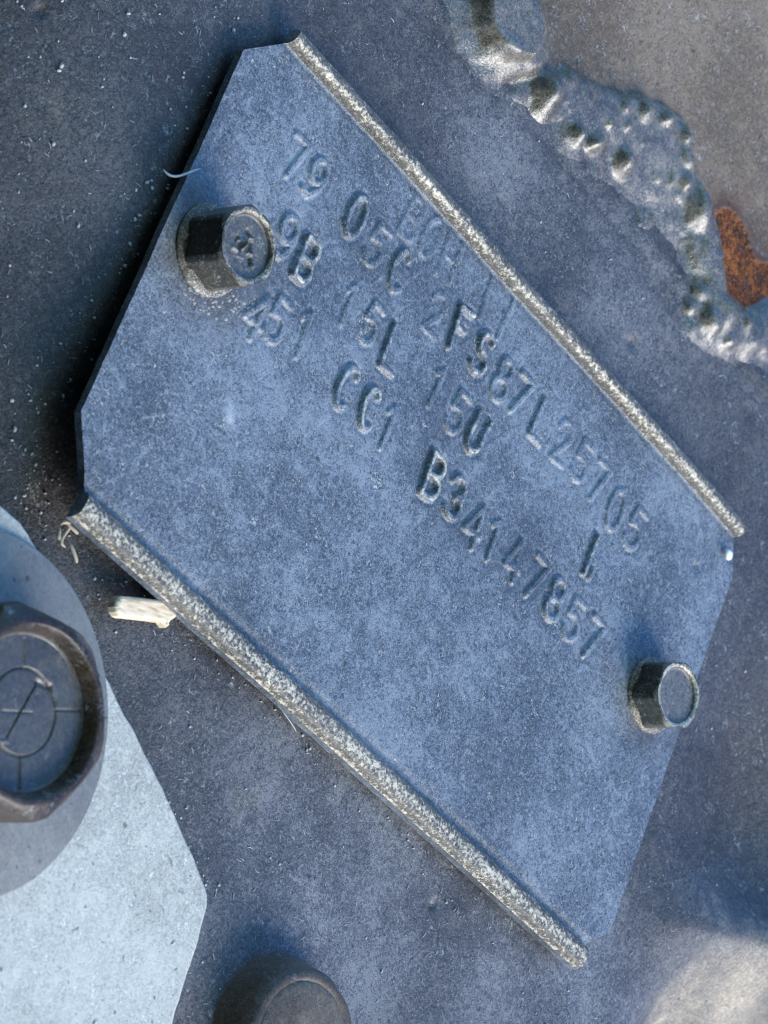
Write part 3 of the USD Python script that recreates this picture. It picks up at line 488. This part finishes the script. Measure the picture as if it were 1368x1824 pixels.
# ------------------------------------------------------------------ dark rubber plug at the bottom
pcn = at(543, 1862, 4.6)[:2]
V, F = lathe([(r, z * 0.73) for r, z in [(10.2, -2.0), (9.6, 0.0), (9.2, 0.8), (8.9, 2.2), (8.6, 3.8), (8.3, 5.0), (7.9, 5.7), (7.5, 6.0), (7.1, 6.05), (6.8, 5.85), (6.6, 5.6)]], nt=120, seed=11, wob=0.12)
plug = thing('rubber_plug', 'dark domed rubber plug standing on the panel at the bottom border', 'plug', loc=(pcn[0], pcn[1], 0))
part(plug, 'dome', V, F, RUBBER, smooth=50)
V, F = lathe([(r, z * .73) for r, z in [(6.85, 5.6), (6.6, 5.92), (6.0, 6.1), (4.8, 6.3), (3.4, 6.35), (2.4, 6.2), (1.6, 6.0), (0.9, 5.95), (0.02, 5.95)]], nt=120, seed=14, wob=0.16)
part(plug, 'cap', V, F, RCAP, smooth=50)

# ------------------------------------------------------------------ pale sliver of wood, chips, lint
a_, b_ = at(203, 1081, 0.7), at(312, 1089, 0.7); ln = np.linalg.norm(b_ - a_); d_ = (b_ - a_) / ln; q_ = np.array([-d_[1], d_[0], 0])
out = [(-.1, .0), (.05, .55), (.4, .95), (.9, 1.1), (3, 1.08), (6, 1.0), (8.6, .95), (9.3, .6), (9.6, .1), (9.2, -.6), (8.4, -1.0), (7.9, -1.75), (7.3, -1.2), (5, -1.12), (2.2, -1.0), (.9, -1.0), (.4, -.85), (.05, -.5)]
sl = Polygon([tuple((d_ * (u * ln / 9.6) + q_ * v_ * 0.95)[:2]) for u, v_ in out]).buffer(0.12)
V, F = slab(sl, -0.7, 0.55, 0.4, 0.05, 8)
one('wood_sliver', V, F, WOOD, 'cream sliver of wood lying against the lower rolled edge of the plate', 'wood sliver', loc=tuple(a_), smooth=40)
def pebble(r, seed, squash=(1, 1, .7)):
    m = trimesh.creation.icosphere(2 if r > .4 else 1, r); v_ = m.vertices * squash; v_ = v_ * (1 + 0.35 * fb(v_[:, 0] + seed, v_[:, 1] + v_[:, 2], r * .8, 2, seed))[:, None]; return v_, m.faces
ch = at(1297, 988, ZP + .2); V, F = pebble(0.62, 4, (1, 1.15, .6))
one('white_chip', V, F, CHIP, 'tiny white chip on the plate below the end of the upper rolled edge', 'chip', loc=tuple(ch), smooth=40)
def tube(pts, r, n=5):
    pts = np.array(pts, float); t = np.gradient(pts, axis=0); t /= np.linalg.norm(t, axis=1, keepdims=True)
    a = np.cross(t, [0, 0, 1.0]); a /= np.maximum(np.linalg.norm(a, axis=1, keepdims=True), 1e-9); b = np.cross(a, t)
    rr = r * np.interp(np.linspace(0, 1, len(pts)), [0, .1, .9, 1], [.4, 1, 1, .3])[:, None]
    V = np.vstack([pts + rr * (a * math.cos(q) + b * math.sin(q)) for q in np.arange(n) * 2 * math.pi / n]); m = len(pts); F = []
    i = np.arange(m - 1)
    for k in range(n):
        k2 = (k + 1) % n; F += [np.stack([k * m + i, k2 * m + i, k2 * m + i + 1], 1), np.stack([k * m + i, k2 * m + i + 1, k * m + i + 1], 1)]
    return V, np.vstack(F)
def spline(px, z, n=14):
    p = np.array([at(x_, y_, z_) for (x_, y_), z_ in zip(px, z)]); t = np.linspace(0, len(p) - 1, n)
    from scipy.interpolate import CubicSpline
    return CubicSpline(np.arange(len(p)), p)(t)
V, F = tube(spline([(291, 302), (310, 314), (332, 309), (358, 300)], [1.6, 2.3, 2.5, 2.4]), 0.13)
one('lint_fibre', V, F, LINT, 'short curved grey fibre hanging over the left edge of the plate', 'fibre', smooth=True)
V, F = tube(spline([(484, 1238), (500, 1262), (516, 1284), (528, 1304)], [.9, .8, .7, .5]), 0.07)
one('lint_fibre', V, F, LINT, 'thin straight fibre below the lower rolled edge of the plate', 'fibre', smooth=True)
Vs, Fs, o_ = [], [], 0
for pp in ([(108, 935), (118, 930), (124, 938), (112, 956), (116, 975)], [(118, 931), (132, 944), (138, 950)], [(124, 968), (132, 985), (137, 1003)], [(106, 940), (105, 955), (108, 962)]):
    v_, f_ = tube(spline(pp, [.35 + .25 * (k % 2) for k in range(len(pp))]), 0.2); Vs.append(v_); Fs.append(f_ + o_); o_ += len(v_)
one('dry_plant_scrap', np.vstack(Vs), np.vstack(Fs), STRAW, 'curled scrap of dry plant by the lower left corner of the plate', 'plant scrap', smooth=True)

# dust: nobody could count it
Vs, Fs, o_ = [], [], 0
drng = np.random.default_rng(21)
ico = trimesh.creation.icosphere(0, 1.0)
plate_area = Polygon(at2([(430, 60), (560, 40), (1340, 940), (1330, 1010), (1095, 1680), (1030, 1740), (110, 910), (125, 740)], 0)).buffer(1.0)
def strew(n, region, r0, r1, fibre):
    global o_
    k = 0
    while k < n:
        px, py = drng.uniform(region[0], region[2]), drng.uniform(region[1], region[3]); p = at(px, py, 0)
        if plate_area.contains(shapely.Point(p[0], p[1])) or bp.buffer(1).contains(shapely.Point(p[0], p[1])) or cowl_poly.contains(shapely.Point(p[0], p[1])): k += 0.2; continue
        z = float(panel_z(np.array([p[0]]), np.array([p[1]]))[0])
        if fibre:
            a = drng.uniform(0, 2 * math.pi); l_ = drng.uniform(.25, .9); c = drng.normal(0, .5); t = np.linspace(-.5, .5, 5)
            pts = np.stack([p[0] + l_ * (t * math.cos(a) - c * t * t * math.sin(a)), p[1] + l_ * (t * math.sin(a) + c * t * t * math.cos(a)), z + .09 + 0 * t], 1)
            v_, f_ = tube(pts, drng.uniform(.025, .05), 3)
        else:
            r = r0 + (r1 - r0) * drng.random() ** 6; v_ = ico.vertices * r * drng.uniform(.6, 1.3, 3) + [p[0], p[1], z + r * .4]; f_ = ico.faces
        Vs.append(v_); Fs.append(f_ + o_); o_ += len(v_); k += 1
strew(420, (-40, -40, 560, 1150), .05, .30, False); strew(300, (200, 900, 1400, 1850), .05, .2, False); strew(160, (560, -20, 1400, 1000), .05, .2, False)
def along(n, a, b, spread):
    global o_
    for k in range(n):
        t = drng.random(); px = a[0] + t * (b[0] - a[0]) + drng.normal(0, spread); py = a[1] + t * (b[1] - a[1]) + drng.normal(0, spread) * .6; p = at(px, py, 0)
        z = float(panel_z(np.array([p[0]]), np.array([p[1]]))[0]); r = .05 + .16 * drng.random() ** 3; v_ = ico.vertices * r * drng.uniform(.6, 1.4, 3) + [p[0], p[1], z + r * .4]; Vs.append(v_); Fs.append(ico.faces + o_); o_ += len(v_)
along(120, (385, 130), (110, 740), 22); along(60, (120, 780), (110, 920), 18); along(110, (130, 930), (900, 1690), 18); along(60, (210, 1260), (380, 1600), 14)
strew(140, (-40, -40, 560, 1150), 0, 0, True); strew(180, (200, 1000, 1200, 1850), 0, 0, True); strew(80, (560, -20, 1400, 1000), 0, 0, True)
one('dust_and_lint', np.vstack(Vs), np.vstack(Fs), LINT, 'pale dust specks and lint scattered over the dark panel', 'dust', kind='stuff', smooth=True)
# crust of dried dirt round the marked screw
Vs, Fs, o_ = [], [], 0
for k in range(170):
    px, py = (drng.normal(405, 36), drng.normal(543, 13)) if k % 3 else (drng.normal(345, 12), drng.normal(508, 14))
    p = at(px, py, ZP); r = .05 + .17 * drng.random() ** 3; v_, f_ = pebble(r, k, (1.5, 1.0, .35)); Vs.append(v_ + [p[0], p[1], plate_z(p[0], p[1])]); Fs.append(f_ + o_); o_ += len(v_)
one('dried_dirt', np.vstack(Vs), np.vstack(Fs), plain('dirt', (0.26, 0.25, 0.23), .85), 'crumbs of pale dried dirt on the plate below the marked screw', 'dirt', kind='stuff', smooth=40)
